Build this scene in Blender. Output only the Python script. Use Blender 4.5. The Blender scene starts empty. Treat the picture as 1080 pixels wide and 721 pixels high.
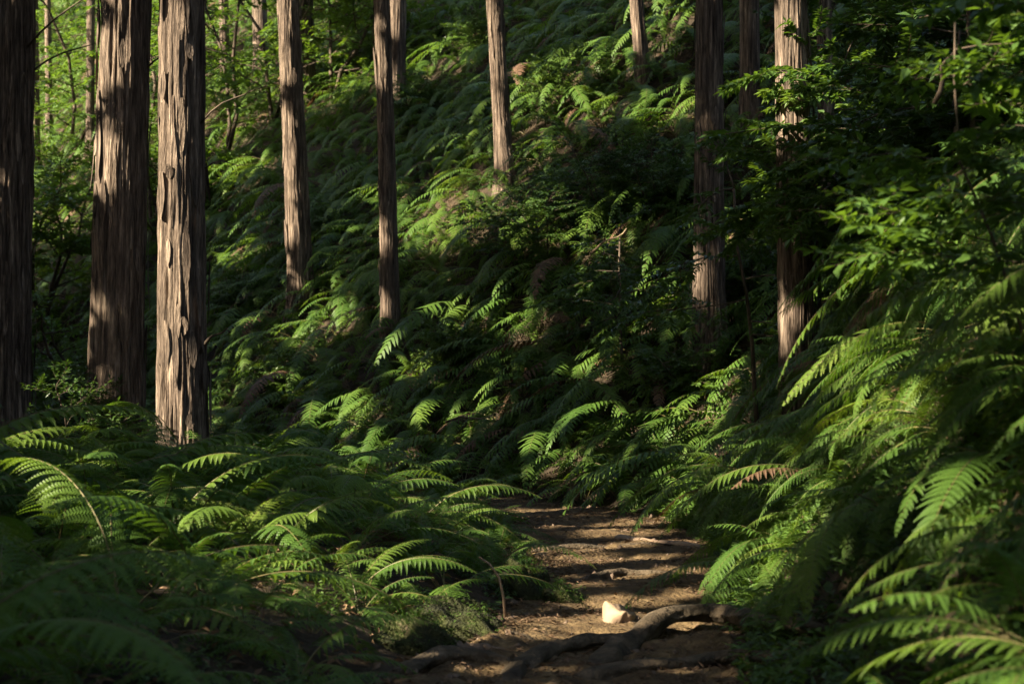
import bpy, math, random
import numpy as np
from mathutils import Vector

# ------------------------------------------------------------------ camera, sky, sun, exposure
SC = bpy.context.scene
COL = SC.collection
F = 1713.0                      # focal length in pixels of a 1080 px wide frame
HZ = 400.0                      # pixel row of the horizon
CAMZ = 1.3
PITCH = math.atan((HZ - 360.5) / F)
SUN_EL = math.radians(31)
SUN_AZ = math.radians(207)      # direction towards the sun, measured from +x
SUN = np.array([math.cos(SUN_EL) * math.cos(SUN_AZ), math.cos(SUN_EL) * math.sin(SUN_AZ), math.sin(SUN_EL)])

cd = bpy.data.cameras.new('camera')
cam = bpy.data.objects.new('camera', cd)
COL.objects.link(cam)
cam.location = (0, 0, CAMZ)
cam.rotation_euler = (math.pi / 2 + PITCH, 0, 0)
cd.sensor_width = 36
cd.lens = 36 * F / 1080
cd.clip_start = 0.05
cd.clip_end = 1000
cd.dof.use_dof = True
cd.dof.focus_distance = 12.5
cd.dof.aperture_fstop = 3.5
SC.camera = cam

w = bpy.data.worlds.new('World')
SC.world = w
w.use_nodes = True
wn = w.node_tree.nodes
wl = w.node_tree.links
sky = wn.new('ShaderNodeTexSky')
sky.sky_type = 'NISHITA'
sky.sun_disc = False
sky.dust_density = 4.0
sky.ozone_density = 0.4
sky.sun_elevation = SUN_EL
sky.sun_rotation = math.radians(90) - SUN_AZ
bg = wn['Background']
wl.new(sky.outputs[0], bg.inputs[0])
bg.inputs[1].default_value = 0.098

sd = bpy.data.lights.new('sun', 'SUN')
sd.energy = 5.0
sd.angle = math.radians(0.5)
sd.color = (1.0, 0.86, 0.66)
so = bpy.data.objects.new('sun', sd)
COL.objects.link(so)
so.rotation_euler = Vector(SUN).to_track_quat('Z', 'Y').to_euler()
so.location = tuple(SUN * 60)

SC.view_settings.view_transform = 'Standard'
SC.view_settings.look = 'None'
SC.view_settings.gamma = 1
SC.view_settings.exposure = 2.42
SC.view_settings.use_curve_mapping = False
SC.render.engine = 'CYCLES'
cy = SC.cycles
cy.use_denoising = True
cy.max_bounces = 5
cy.diffuse_bounces = 3
cy.glossy_bounces = 2
cy.transmission_bounces = 4
cy.transparent_max_bounces = 4
cy.sample_clamp_indirect = 4

R = random.Random(7)
NR = np.random.default_rng(11)

# ------------------------------------------------------------------ noise
_T = np.random.default_rng(3).random((256, 256))

def vnoise(x, y):
    x = np.asarray(x, float); y = np.asarray(y, float)
    xi = np.floor(x).astype(int); yi = np.floor(y).astype(int)
    fx = x - xi; fy = y - yi
    fx = fx * fx * (3 - 2 * fx); fy = fy * fy * (3 - 2 * fy)
    a = _T[xi & 255, yi & 255]; b = _T[(xi + 1) & 255, yi & 255]
    c = _T[xi & 255, (yi + 1) & 255]; d = _T[(xi + 1) & 255, (yi + 1) & 255]
    return (a * (1 - fx) + b * fx) * (1 - fy) + (c * (1 - fx) + d * fx) * fy - 0.5

def fbm(x, y, o=4, g=0.5):
    s = 0; a = 1.0
    for k in range(o):
        s = s + a * vnoise(np.asarray(x) * 2 ** k + 17.3 * k, np.asarray(y) * 2 ** k + 9.1 * k)
        a *= g
    return s

def sstep(a, b, x):
    t = np.clip((np.asarray(x, float) - a) / (b - a), 0, 1)
    return t * t * (3 - 2 * t)

# ------------------------------------------------------------------ lie of the land
FOOT = np.array([(0.7, -30), (0.72, 0), (0.8, 4), (1.05, 7), (1.35, 10), (1.6, 12.5), (1.5, 14.4), (0.95, 16.1), (-0.3, 17.5),
                 (-2.0, 19.2), (-4.5, 22), (-8, 27), (-13, 33), (-22, 40), (-42, 52), (-90, 75)], float)
LEDGE = np.array([(-1.0, -30), (-0.9, 0), (-0.75, 4.5), (-0.5, 7), (-0.2, 8.6), (0.08, 10.2), (0.1, 12), (0.0, 13.4), (-0.25, 14.6), (-0.95, 15.9),
                  (-2.6, 17.4), (-5.2, 20.0), (-9, 25.2), (-14, 31), (-23, 38), (-43, 50), (-90, 72)], float)

def sdist(P, x, y):
    x = np.asarray(x, float); y = np.asarray(y, float)
    best = np.full(x.shape, 1e9)
    for i in range(len(P) - 1):
        ax, ay = P[i]; bx, by = P[i + 1]
        dx, dy = bx - ax, by - ay
        t = np.clip(((x - ax) * dx + (y - ay) * dy) / (dx * dx + dy * dy), 0, 1)
        best = np.minimum(best, np.hypot(x - ax - t * dx, y - ay - t * dy))
    side = np.where(x > np.interp(y, P[:, 1], P[:, 0]), 1.0, -1.0)
    return best * side

def path_z(x, y):
    return 0.05 * fbm(np.asarray(x) * 0.8, np.asarray(y) * 0.8, 3) + 0.012 * np.sin(np.asarray(y) * 5.2 + 2 * vnoise(x, y)) + 0.03 * sstep(9, 15, y) + 0.11 * fbm(np.asarray(x) * 2.1 + 5, np.asarray(y) * 2.1, 3) * (1 - sstep(8.0, 9.2, y)) * sstep(5, 6, y)

def H(x, y):
    x = np.asarray(x, float); y = np.asarray(y, float)
    d = sdist(FOOT, x, y)
    l = -sdist(LEDGE, x, y)
    up = np.maximum(d, 0)
    hill = np.where(up < 10, 0.92 * up, 9.2 + 0.72 * (up - 10)) + 0.62 * np.minimum(up, 3.5) * (1 - sstep(11, 15.5, y)) * sstep(2.5, 6, y) - 0.36 * (1 - np.exp(-up / 0.8))
    hill = np.minimum(hill, 28)
    lf = np.maximum(l, 0)
    bank = 0.24 * sstep(0, 0.8, lf) + 0.20 * sstep(0.8, 5, lf)
    z = np.where(d > 0, hill, np.where(l > 0, bank, 0.0))
    z = z + 0.30 * fbm(x * 0.3, y * 0.3, 3) * sstep(0.2, 3, np.maximum(up, lf)) + 0.07 * fbm(x * 1.7, y * 1.7, 3) * sstep(0.0, 0.5, np.maximum(up, lf))
    inpath = (d < 0) & (l < 0)
    return np.where(inpath, path_z(x, y) - 0.035 * sstep(0, 0.12, np.minimum(-d, -l)), z + path_z(x, y) * (1 - sstep(0, 1.5, np.maximum(up, lf))))

def ray(px, py):
    cp, sp = math.cos(PITCH), math.sin(PITCH)
    u = (px - 540) / F; v = (360.5 - py) / F
    d = np.array([u, cp - v * sp, sp + v * cp])
    return d / d[1]

def hit(px, py, off=0.0, lo=2.5, hi=70):
    d = ray(px, py)
    t = np.linspace(lo, hi, 1600)
    x = d[0] * t; z = CAMZ + d[2] * t
    h = H(x, t) + off
    k = np.nonzero(z < h)[0]
    i = k[0] if len(k) else len(t) - 1
    return np.array([x[i], t[i], z[i]])

def at(px, py, Y):
    d = ray(px, py)
    return np.array([d[0] * Y, Y, CAMZ + d[2] * Y])

def proj(p):
    p = np.asarray(p, float)
    cp, sp = math.cos(PITCH), math.sin(PITCH)
    q = p - np.array([0, 0, CAMZ])
    dep = q[..., 1] * cp + q[..., 2] * sp
    up = -q[..., 1] * sp + q[..., 2] * cp
    return 540 + F * q[..., 0] / dep, 360.5 - F * up / dep, dep

# ------------------------------------------------------------------ mesh helpers
def mesh(name, V, Q=None, T=None, mats=(), mi=None, smooth=False):
    me = bpy.data.meshes.new(name)
    V = np.asarray(V, np.float32).reshape(-1, 3)
    Q = np.zeros((0, 4), np.int32) if Q is None else np.asarray(Q, np.int32).reshape(-1, 4)
    T = np.zeros((0, 3), np.int32) if T is None else np.asarray(T, np.int32).reshape(-1, 3)
    me.vertices.add(len(V)); me.vertices.foreach_set('co', V.ravel())
    me.loops.add(Q.size + T.size)
    me.loops.foreach_set('vertex_index', np.concatenate([Q.ravel(), T.ravel()]))
    n = len(Q) + len(T)
    me.polygons.add(n)
    st = np.concatenate([np.arange(len(Q)) * 4, Q.size + np.arange(len(T)) * 3]).astype(np.int32)
    me.polygons.foreach_set('loop_start', st)
    for m in mats: me.materials.append(m)
    if mi is not None: me.polygons.foreach_set('material_index', np.asarray(mi, np.int32))
    me.polygons.foreach_set('use_smooth', np.full(n, smooth))
    me.update(calc_edges=True)
    me.validate()
    return me

def obj(name, me, parent=None, loc=(0, 0, 0), rot=(0, 0, 0), sc=1.0):
    o = bpy.data.objects.new(name, me)
    COL.objects.link(o)
    o.location = tuple(float(v) for v in loc)
    o.rotation_euler = tuple(float(v) for v in rot)
    o.scale = (sc, sc, sc)
    if parent: o.parent = parent
    return o

def tag(o, label=None, cat=None, group=None, kind=None):
    if label: o['label'] = label
    if cat: o['category'] = cat
    if group: o['group'] = group
    if kind: o['kind'] = kind
    return o

def thing(name, label, cat, loc=(0, 0, 0), rotz=0.0, group=None):
    o = obj(name, None, None, loc, (0, 0, rotz))
    o.empty_display_size = 0.1
    return tag(o, label, cat, group)

class MB:
    """collects vertices and faces"""
    def __init__(s):
        s.V = []; s.Q = []; s.T = []; s.n = 0; s.qm = []; s.tm = []
    def add(s, V, Q=None, T=None, m=0):
        V = np.asarray(V, float).reshape(-1, 3)
        if Q is not None and len(Q):
            s.Q.append(np.asarray(Q) + s.n); s.qm.append(np.full(len(Q), m))
        if T is not None and len(T):
            s.T.append(np.asarray(T) + s.n); s.tm.append(np.full(len(T), m))
        s.V.append(V); s.n += len(V)
    def mesh(s, name, mats, smooth=False):
        Q = np.concatenate(s.Q) if s.Q else None
        T = np.concatenate(s.T) if s.T else None
        mi = np.concatenate(s.qm + s.tm)
        return mesh(name, np.concatenate(s.V), Q, T, mats, mi, smooth)

def tube(P, Rr, n=8, cap=True, fn=None):
    """tube along points P with radii Rr; fn(theta, s) scales the radius"""
    P = np.asarray(P, float); Rr = np.broadcast_to(np.asarray(Rr, float), (len(P),))
    tg = np.gradient(P, axis=0)
    tg /= np.linalg.norm(tg, axis=1)[:, None] + 1e-12
    a = np.array([1.0, 0, 0]) if abs(tg[0][0]) < 0.8 else np.array([0, 1.0, 0])
    u = np.empty_like(P)
    for i in range(len(P)):
        a = a - tg[i] * (a @ tg[i]); a /= np.linalg.norm(a) + 1e-12
        u[i] = a
    v = np.cross(tg, u)
    th = np.arange(n) * 2 * np.pi / n
    r = Rr[:, None] * (np.ones((len(P), n)) if fn is None else fn(th[None, :], np.linspace(0, 1, len(P))[:, None]))
    V = P[:, None, :] + r[..., None] * (np.cos(th)[None, :, None] * u[:, None, :] + np.sin(th)[None, :, None] * v[:, None, :])
    V = V.reshape(-1, 3)
    i = np.arange(len(P) - 1)[:, None]; j = np.arange(n)[None, :]; k = (j + 1) % n
    Q = np.stack([i * n + j, i * n + k, (i + 1) * n + k, (i + 1) * n + j], -1).reshape(-1, 4)
    T = None
    if cap:
        c = len(V)
        V = np.concatenate([V, P[:1], P[-1:]])
        jj = np.arange(n); kk = (jj + 1) % n; b = (len(P) - 1) * n
        T = np.concatenate([np.stack([np.full(n, c), kk, jj], -1), np.stack([np.full(n, c + 1), b + jj, b + kk], -1)])
    return V, Q, T

def leaves(P, D, N, L, W, fold=0.25, droop=0.0):
    """folded pointed leaves: base P, direction D, normal N, length L, width W (all arrays)"""
    P = np.asarray(P, float); n = len(P)
    D = D / (np.linalg.norm(D, axis=1)[:, None] + 1e-9)
    S = np.cross(D, N); S /= (np.linalg.norm(S, axis=1)[:, None] + 1e-9)
    N = np.cross(S, D)
    L = np.broadcast_to(L, (n,))[:, None]; W = np.broadcast_to(W, (n,))[:, None]
    dr = np.array([0, 0, -1.0]) * L * droop
    mid = P + D * L * 0.45 - 0.0 * dr
    tip = P + D * L + dr
    up = N * W * fold
    V = np.stack([P, mid + S * W * 0.5 + up + dr * 0.2, tip, mid - S * W * 0.5 + up + dr * 0.2, mid + dr * 0.2], 1)
    b = np.arange(n)[:, None] * 5
    T = np.concatenate([b + [0, 1, 4], b + [1, 2, 4], b + [0, 4, 3], b + [4, 2, 3]])
    return V.reshape(-1, 3), T

def unit(v):
    v = np.asarray(v, float)
    return v / (np.linalg.norm(v, axis=-1, keepdims=True) + 1e-12)

# ------------------------------------------------------------------ materials
def mat(name):
    m = bpy.data.materials.new(name); m.use_nodes = True
    return m, m.node_tree.nodes, m.node_tree.links

def ramp(nd, stops):
    r = nd.new('ShaderNodeValToRGB')
    while len(r.color_ramp.elements) < len(stops): r.color_ramp.elements.new(0.5)
    for e, (p, c) in zip(r.color_ramp.elements, stops):
        e.position = p; e.color = (*c, 1)
    return r

def noise(nd, lk, scale, detail=3, coord='Object', vscale=None):
    tc = nd.new('ShaderNodeTexCoord')
    n = nd.new('ShaderNodeTexNoise')
    n.inputs['Scale'].default_value = scale; n.inputs['Detail'].default_value = detail
    if coord == 'World':
        g = nd.new('ShaderNodeNewGeometry'); src = g.outputs['Position']
    else:
        src = tc.outputs[coord]
    if vscale:
        mp = nd.new('ShaderNodeMapping'); mp.inputs['Scale'].default_value = vscale
        lk.new(src, mp.inputs['Vector']); src = mp.outputs[0]
    lk.new(src, n.inputs['Vector'])
    return n

def leaf_mat(name, stops, rough=0.45, trans=0.45, tcol=(1.3, 1.25, 0.5), scale=1.5, spec=0.35):
    m, nd, lk = mat(name)
    p = nd['Principled BSDF']
    n = noise(nd, lk, scale, 3, 'World')
    oi = nd.new('ShaderNodeObjectInfo')
    a = nd.new('ShaderNodeMath'); a.operation = 'MULTIPLY_ADD'
    a.inputs[1].default_value = 0.45; lk.new(oi.outputs['Random'], a.inputs[0])
    s = nd.new('ShaderNodeMath'); s.operation = 'MULTIPLY_ADD'; s.inputs[1].default_value = 1.1; s.inputs[2].default_value = -0.3
    lk.new(n.outputs['Fac'], s.inputs[0]); lk.new(s.outputs[0], a.inputs[2])
    r = ramp(nd, stops); lk.new(a.outputs[0], r.inputs[0])
    lk.new(r.outputs[0], p.inputs['Base Color'])
    p.inputs['Roughness'].default_value = rough
    p.inputs['Specular IOR Level'].default_value = spec
    t = nd.new('ShaderNodeBsdfTranslucent')
    mu = nd.new('ShaderNodeMix'); mu.data_type = 'RGBA'; mu.blend_type = 'MULTIPLY'; mu.inputs['Factor'].default_value = 1
    lk.new(r.outputs[0], mu.inputs['A']); mu.inputs['B'].default_value = (*tcol, 1)
    lk.new(mu.outputs['Result'], t.inputs[0])
    mx = nd.new('ShaderNodeMixShader'); mx.inputs[0].default_value = trans
    lk.new(p.outputs[0], mx.inputs[1]); lk.new(t.outputs[0], mx.inputs[2])
    lk.new(mx.outputs[0], nd['Material Output'].inputs['Surface'])
    return m

FERN = leaf_mat('fern_leaf', [(0.05, (0.033, 0.076, 0.015)), (0.45, (0.062, 0.125, 0.020)), (0.8, (0.108, 0.172, 0.026)), (1.0, (0.16, 0.205, 0.04))], 0.5, 0.42, spec=.2)
DEAD = leaf_mat('dead_fern_leaf', [(0.0, (0.06, 0.034, 0.017)), (1.0, (0.15, 0.085, 0.045))], 0.7, 0.25, (1.1, 0.9, 0.6), 5)
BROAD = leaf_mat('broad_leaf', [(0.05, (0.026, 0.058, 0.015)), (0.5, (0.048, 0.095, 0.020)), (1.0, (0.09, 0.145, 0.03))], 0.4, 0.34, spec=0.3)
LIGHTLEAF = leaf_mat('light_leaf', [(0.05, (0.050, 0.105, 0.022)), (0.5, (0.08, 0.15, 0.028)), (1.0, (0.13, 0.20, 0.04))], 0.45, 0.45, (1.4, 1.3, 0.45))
CONIF = leaf_mat('conifer_leaf', [(0.05, (0.025, 0.06, 0.02)), (1.0, (0.06, 0.11, 0.03))], 0.5, 0.15)
LITTER = leaf_mat('dry_litter', [(0.0, (0.04, 0.024, 0.013)), (0.5, (0.10, 0.060, 0.031)), (1.0, (0.22, 0.14, 0.075))], 0.75, 0.12, (1, 0.8, 0.5), 14)

def simple_mat(name, stops, scale, rough=0.85, bump=0.5, bscale=30, dist=0.01, vscale=None, spec=0.25, coord='World'):
    m, nd, lk = mat(name)
    p = nd['Principled BSDF']
    n = noise(nd, lk, scale, 5, coord, vscale)
    r = ramp(nd, stops); lk.new(n.outputs['Fac'], r.inputs[0]); lk.new(r.outputs[0], p.inputs['Base Color'])
    p.inputs['Roughness'].default_value = rough; p.inputs['Specular IOR Level'].default_value = spec
    b = noise(nd, lk, bscale, 6, coord, vscale)
    bp = nd.new('ShaderNodeBump'); bp.inputs['Strength'].default_value = bump; bp.inputs['Distance'].default_value = dist
    lk.new(b.outputs['Fac'], bp.inputs['Height']); lk.new(bp.outputs[0], p.inputs['Normal'])
    return m

STEM = simple_mat('fern_stalk', [(0.3, (0.07, 0.06, 0.025)), (0.7, (0.13, 0.11, 0.04))], 6, 0.5, 0.1, 60)
def bark_mat():
    m, nd, lk = mat('cedar_bark')
    p = nd['Principled BSDF']
    a = noise(nd, lk, 1.0, 6, 'Object', (30, 30, 2.0))
    r = ramp(nd, [(0.28, (0.045, 0.036, 0.029)), (0.44, (0.102, 0.082, 0.066)), (0.58, (0.185, 0.151, 0.122)), (0.74, (0.40, 0.333, 0.268))]); lk.new(a.outputs['Fac'], r.inputs[0])
    big = noise(nd, lk, 1.0, 3, 'Object', (5, 5, 1.1))
    rb = ramp(nd, [(0.3, (0.62, 0.58, 0.56)), (0.7, (1.1, 1.06, 1.0))]); lk.new(big.outputs['Fac'], rb.inputs[0])
    c = noise(nd, lk, 1.0, 3, 'Object', (48, 48, 2.2))
    rc = ramp(nd, [(0.33, (0.50, 0.46, 0.43)), (0.43, (1, 1, 1))]); lk.new(c.outputs['Fac'], rc.inputs[0])
    m1 = nd.new('ShaderNodeMix'); m1.data_type = 'RGBA'; m1.blend_type = 'MULTIPLY'; m1.inputs['Factor'].default_value = 1
    m2 = nd.new('ShaderNodeMix'); m2.data_type = 'RGBA'; m2.blend_type = 'MULTIPLY'; m2.inputs['Factor'].default_value = 1
    lk.new(r.outputs[0], m1.inputs['A']); lk.new(rb.outputs[0], m1.inputs['B'])
    lk.new(m1.outputs['Result'], m2.inputs['A']); lk.new(rc.outputs[0], m2.inputs['B'])
    p.inputs['Roughness'].default_value = 0.9; p.inputs['Specular IOR Level'].default_value = 0.2
    fi = noise(nd, lk, 1.0, 4, 'Object', (95, 95, 11))
    rf = ramp(nd, [(0.3, (0.55, 0.53, 0.5)), (0.6, (1.15, 1.12, 1.08))]); lk.new(fi.outputs['Fac'], rf.inputs[0])
    m3 = nd.new('ShaderNodeMix'); m3.data_type = 'RGBA'; m3.blend_type = 'MULTIPLY'; m3.inputs['Factor'].default_value = 1
    lk.new(m2.outputs['Result'], m3.inputs['A']); lk.new(rf.outputs[0], m3.inputs['B']); lk.new(m3.outputs['Result'], p.inputs['Base Color'])
    a2 = nd.new('ShaderNodeMath'); a2.operation = 'ADD'
    lk.new(fi.outputs['Fac'], a2.inputs[0]); lk.new(a.outputs['Fac'], a2.inputs[1])
    ad = nd.new('ShaderNodeMath'); ad.operation = 'ADD'
    lk.new(rc.outputs[0], ad.inputs[0]); lk.new(a2.outputs[0], ad.inputs[1])
    bp = nd.new('ShaderNodeBump'); bp.inputs['Strength'].default_value = 1.0; bp.inputs['Distance'].default_value = 0.02
    lk.new(ad.outputs[0], bp.inputs['Height']); lk.new(bp.outputs[0], p.inputs['Normal'])
    return m
BARK = bark_mat()
TWIG = simple_mat('shrub_bark', [(0.3, (0.035, 0.026, 0.018)), (0.7, (0.10, 0.075, 0.05))], 9, 0.85, 0.4, 60, 0.004)
SOIL = simple_mat('hill_soil', [(0.3, (0.016, 0.012, 0.007)), (0.7, (0.045, 0.031, 0.017))], 3, 0.95, 0.8, 14, 0.05)
DIRT = simple_mat('path_dirt', [(0.25, (0.036, 0.023, 0.010)), (0.45, (0.074, 0.048, 0.021)), (0.6, (0.108, 0.073, 0.033)), (0.78, (0.19, 0.132, 0.064))], 9, 0.95, 1.0, 45, 0.025)
ROOT = simple_mat('root_bark', [(0.3, (0.022, 0.017, 0.010)), (0.5, (0.052, 0.039, 0.023)), (0.75, (0.125, 0.092, 0.058))], 7, 0.9, 1.0, 34, 0.03)
WOOD = simple_mat('bare_wood', [(0.3, (0.15, 0.10, 0.065)), (0.7, (0.29, 0.21, 0.135))], 7, 0.7, 0.4, 50, 0.006)
STONE = simple_mat('brown_stone', [(0.3, (0.07, 0.048, 0.032)), (0.7, (0.16, 0.115, 0.08))], 9, 0.85, 0.6, 40, 0.012)
MOSS = simple_mat('mossy_stone', [(0.3, (0.014, 0.016, 0.007)), (0.5, (0.030, 0.034, 0.011)), (0.62, (0.045, 0.055, 0.014)), (0.75, (0.075, 0.060, 0.035))], 9, 0.95, 1.0, 60, 0.04)

# ------------------------------------------------------------------ ground and path
def axis(segs):
    a = [np.arange(s, e, st) for s, e, st in segs] + [np.array([segs[-1][1]])]
    return np.concatenate(a)
gx = axis([(-120, -30, 6), (-30, -8, 0.6), (-8, 7, 0.16), (7, 25, 0.6), (25, 100, 5)])
gy = axis([(-28, -2, 2), (-2, 26, 0.16), (26, 56, 0.6), (56, 140, 5)])
X, Y = np.meshgrid(gx, gy, indexing='ij')
Z = H(X, Y)
nx, ny = X.shape
i = np.arange(nx - 1)[:, None]; j = np.arange(ny - 1)[None, :]
Q = np.stack([i * ny + j, (i + 1) * ny + j, (i + 1) * ny + j + 1, i * ny + j + 1], -1).reshape(-1, 4)
g = obj('ground', mesh('ground', np.stack([X, Y, Z], -1), Q, None, [SOIL], None, True))
tag(g, 'dark leaf-strewn soil of the slope and the forest floor under the ferns', kind='structure')

ny_ = np.arange(-6, 22, 0.03)
xl = np.interp(ny_, LEDGE[:, 1], LEDGE[:, 0]); xr = np.interp(ny_, FOOT[:, 1], FOOT[:, 0])
tt = np.linspace(-0.02, 1.02, 90)
PX = xl[:, None] + (xr - xl)[:, None] * tt[None, :]
PY = np.repeat(ny_[:, None], len(tt), 1)
edge = np.minimum(sstep(-0.02, 0.06, tt), sstep(1.02, 0.94, tt))[None, :]
PZ = path_z(PX, PY) + 0.035 * fbm(PX * 5, PY * 5, 4) + 0.012 * np.abs(fbm(PX * 14, PY * 22, 3)) - 0.05 * (1 - edge) + 0.004
a, b = PX.shape
i = np.arange(a - 1)[:, None]; j = np.arange(b - 1)[None, :]
Q = np.stack([i * b + j, i * b + j + 1, (i + 1) * b + j + 1, (i + 1) * b + j], -1).reshape(-1, 4)
tag(obj('path', mesh('path', np.stack([PX, PY, PZ], -1), Q, None, [DIRT], None, True)),
    'brown dirt footpath crossed by roots, bending left below the fern slope', kind='structure')

# ------------------------------------------------------------------ openings cut in the crowns to place the sun patches
E1 = unit(np.cross([0, 0, 1.0], SUN)); E2 = np.cross(SUN, E1)
GAPS = []
def gap(px, py, r1, r2, off=0.35, Y=None):
    """an opening cut in the leaves to let sun reach the spot at px, py; r1 and r2 in metres"""
    GAPS.append((at(px, py, Y) if Y else hit(px, py, off), r1, r2))
def through(P, grow=0.0):
    """True for points that would hang in one of the openings"""
    P = np.asarray(P, float)
    k = np.zeros(len(P), bool)
    for c, r1, r2 in GAPS:
        q = P - c
        k |= ((q @ E1) / (r1 + grow)) ** 2 + ((q @ E2) / (r2 + grow)) ** 2 < 1
    return k

# ------------------------------------------------------------------ trees
# px of the foot, row where the foot shows, width, px at the frame's top, depth (None: from the ground), label, detail
TREES = [
    (2, 445, 62, 4, 16.2, 'thick dark cedar trunk cut by the photo\'s left edge', 2),
    (124, 455, 55, 130, 14.6, 'thickest cedar trunk, shaded brown, between the edge trunk and the sunlit trunk', 2),
    (197, 480, 49, 193, 13.8, 'cedar trunk with bright vertical sun strip and a broken twig stub', 2),
    (316, 305, 25, 305, None, 'pale slim cedar trunk leaning left, standing in ferns right of the three thick trunks', 2),
    (412, 335, 18, 402, None, 'dark slender cedar trunk with reddish peeling foot in mid slope ferns', 2),
    (534, 172, 17, 522, None, 'thin leaning trunk with sunlit left side, highest bare trunk over the slope centre', 2),
    (751, 345, 30, 747, None, 'straight grey brown cedar trunk half covered by leafy sprays, right of centre', 2),
    (843, 432, 35, 836, None, 'ribbed brown cedar trunk behind ferns beside the path on the right bank', 2),
    (325, 92, 15, 322, None, 'small trunk just behind the top of the pale leaning trunk', 1),
    (418, 108, 20, 420, None, 'dim trunk just behind the top of the dark slender trunk', 1),
    (678, 66, 14, 670, None, 'thin brown trunk at the top of the slope, leaning left', 1),
    (793, 125, 20, 790, None, 'dim trunk behind leafy sprays, just right of the straight grey trunk', 1),
    (873, 180, 17, 868, 17.0, 'thin trunk hidden in leaves above the ribbed trunk on the right', 1),
    (37, 178, 10, 36, None, 'distant thin trunk seen beside the edge trunk, with crossing bare branches', 0),
    (96, 150, 9, 95, None, 'distant pale sunlit thin trunk left of the thickest trunk', 0),
    (237, 78, 10, 236, None, 'distant thin trunk right of the sun striped trunk', 0),
    (277, 70, 15, 274, None, 'distant dark trunk between the sun striped trunk and the pale leaning trunk', 0),
    (52, 140, 7, 50, None, 'distant very thin trunk in the bright leaves behind the edge trunk', 0),
]
TPOS = []
for (px, py, wd, pt, Y, lab, det) in TREES:
    p = hit(px, py, 0.3) if Y is None else at(px, py, Y)
    p = np.array([p[0], p[1], float(H(p[0], p[1]))])
    TPOS.append((p, wd * p[1] / F / 2))

def bark_trunk(r0, hgt, lean, det, rng, peel=0.0, groove=None):
    n = (40, 72, 168)[det]
    zs = np.concatenate([np.arange(-0.5, 6.5, (0.25, 0.12, 0.04)[det]), np.linspace(6.5, hgt, 16)])
    th = np.arange(n) * 2 * np.pi / n
    seed = rng.random() * 200
    taper = (1 - 0.55 * np.clip(zs, 0, None) / hgt) / (1 - 0.55 * 2.0 / hgt)
    flare = 1 + 0.35 * np.exp(-np.clip(zs, -0.5, None) / 0.35)
    r = r0 * taper * flare
    TH, ZZ = np.meshgrid(th, zs)
    cx, sx = np.cos(TH), np.sin(TH)
    # strips of bark: noise that runs round the trunk finely and along it slowly
    def strip(f, fz, o):
        return vnoise(cx * f + sx * f * 0.7 + o + seed, ZZ * fz + sx * f * 1.3 + o * 3)
    wob = vnoise(TH * 0 + seed, ZZ * 0.5)
    col = NR.random((len(zs) // 6 + 4, n))
    zi = np.clip((zs + 0.5) / (zs[1] - zs[0]) / 6, 0, len(col) - 2.01)
    i0 = zi.astype(int); f = (zi - i0)[:, None]; f = f * f * (3 - 2 * f)
    rb = col[i0] * (1 - f) + col[i0 + 1] * f
    rb = 0.5 * rb + 0.25 * np.roll(rb, 1, 1) + 0.25 * np.roll(rb, -1, 1)
    d = 0.09 * strip(3.2, 0.35, 5) + 0.05 * strip(9, 0.7, 31) + 0.07 * strip(15, 3.0, 51) + (0.08 + 0.04 * peel) * (rb - 0.5) - 0.06 * np.clip(0.10 - np.abs(strip(7.5, 0.45, 77)), 0, 1) / 0.10 + 0.10 * np.sin(3 * TH + seed) * np.exp(-np.clip(ZZ, 0, 9) / 0.8)
    if groove is not None:
        d = d - 0.20 * np.exp(-((np.angle(np.exp(1j * (TH - groove - 0.1 * wob)))) / 0.16) ** 2)
    rr = r[:, None] * (1 + d)
    lx, ly = lean
    bend = 0.02 * np.sin(zs * 0.6 + seed)
    V = np.stack([rr * cx + (lx * zs + bend * r0 * 6)[:, None], rr * sx + (ly * zs)[:, None], ZZ], -1).reshape(-1, 3)
    i = np.arange(len(zs) - 1)[:, None]; j = np.arange(n)[None, :]; k = (j + 1) % n
    Q = np.stack([i * n + j, i * n + k, (i + 1) * n + k, (i + 1) * n + j], -1).reshape(-1, 4)
    return V, Q

def bark_plates(r0, hgt, rng, count):
    """loose strips of bark that lift off the trunk"""
    m = MB()
    for q in range(count):
        th = rng.random() * 6.283; z = rng.random() ** 0.8 * 6.5; L = 0.12 + rng.random() * 0.5; wd = 0.012 + rng.random() * 0.03
        K = 6
        zz = z + np.linspace(0, L, K)
        taper = (1 - 0.55 * zz / hgt) / (1 - 0.55 * 2.0 / hgt)
        lift = 0.004 + 0.03 * rng.random() * (np.linspace(0, 1, K) if rng.random() < 0.5 else np.linspace(1, 0, K)) ** 2
        rr = r0 * taper * 1.05 + lift
        ww = wd * np.sin(np.linspace(0.25, 2.9, K))
        for sg in (0,):
            a1 = th - ww / r0; a2 = th + ww / r0
            V = np.concatenate([np.stack([rr * np.cos(a1), rr * np.sin(a1), zz], 1), np.stack([rr * np.cos(a2), rr * np.sin(a2), zz], 1)])
            ii = np.arange(K - 1)
            m.add(V, np.stack([ii, K + ii, K + ii + 1, ii + 1], 1))
    return m

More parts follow.
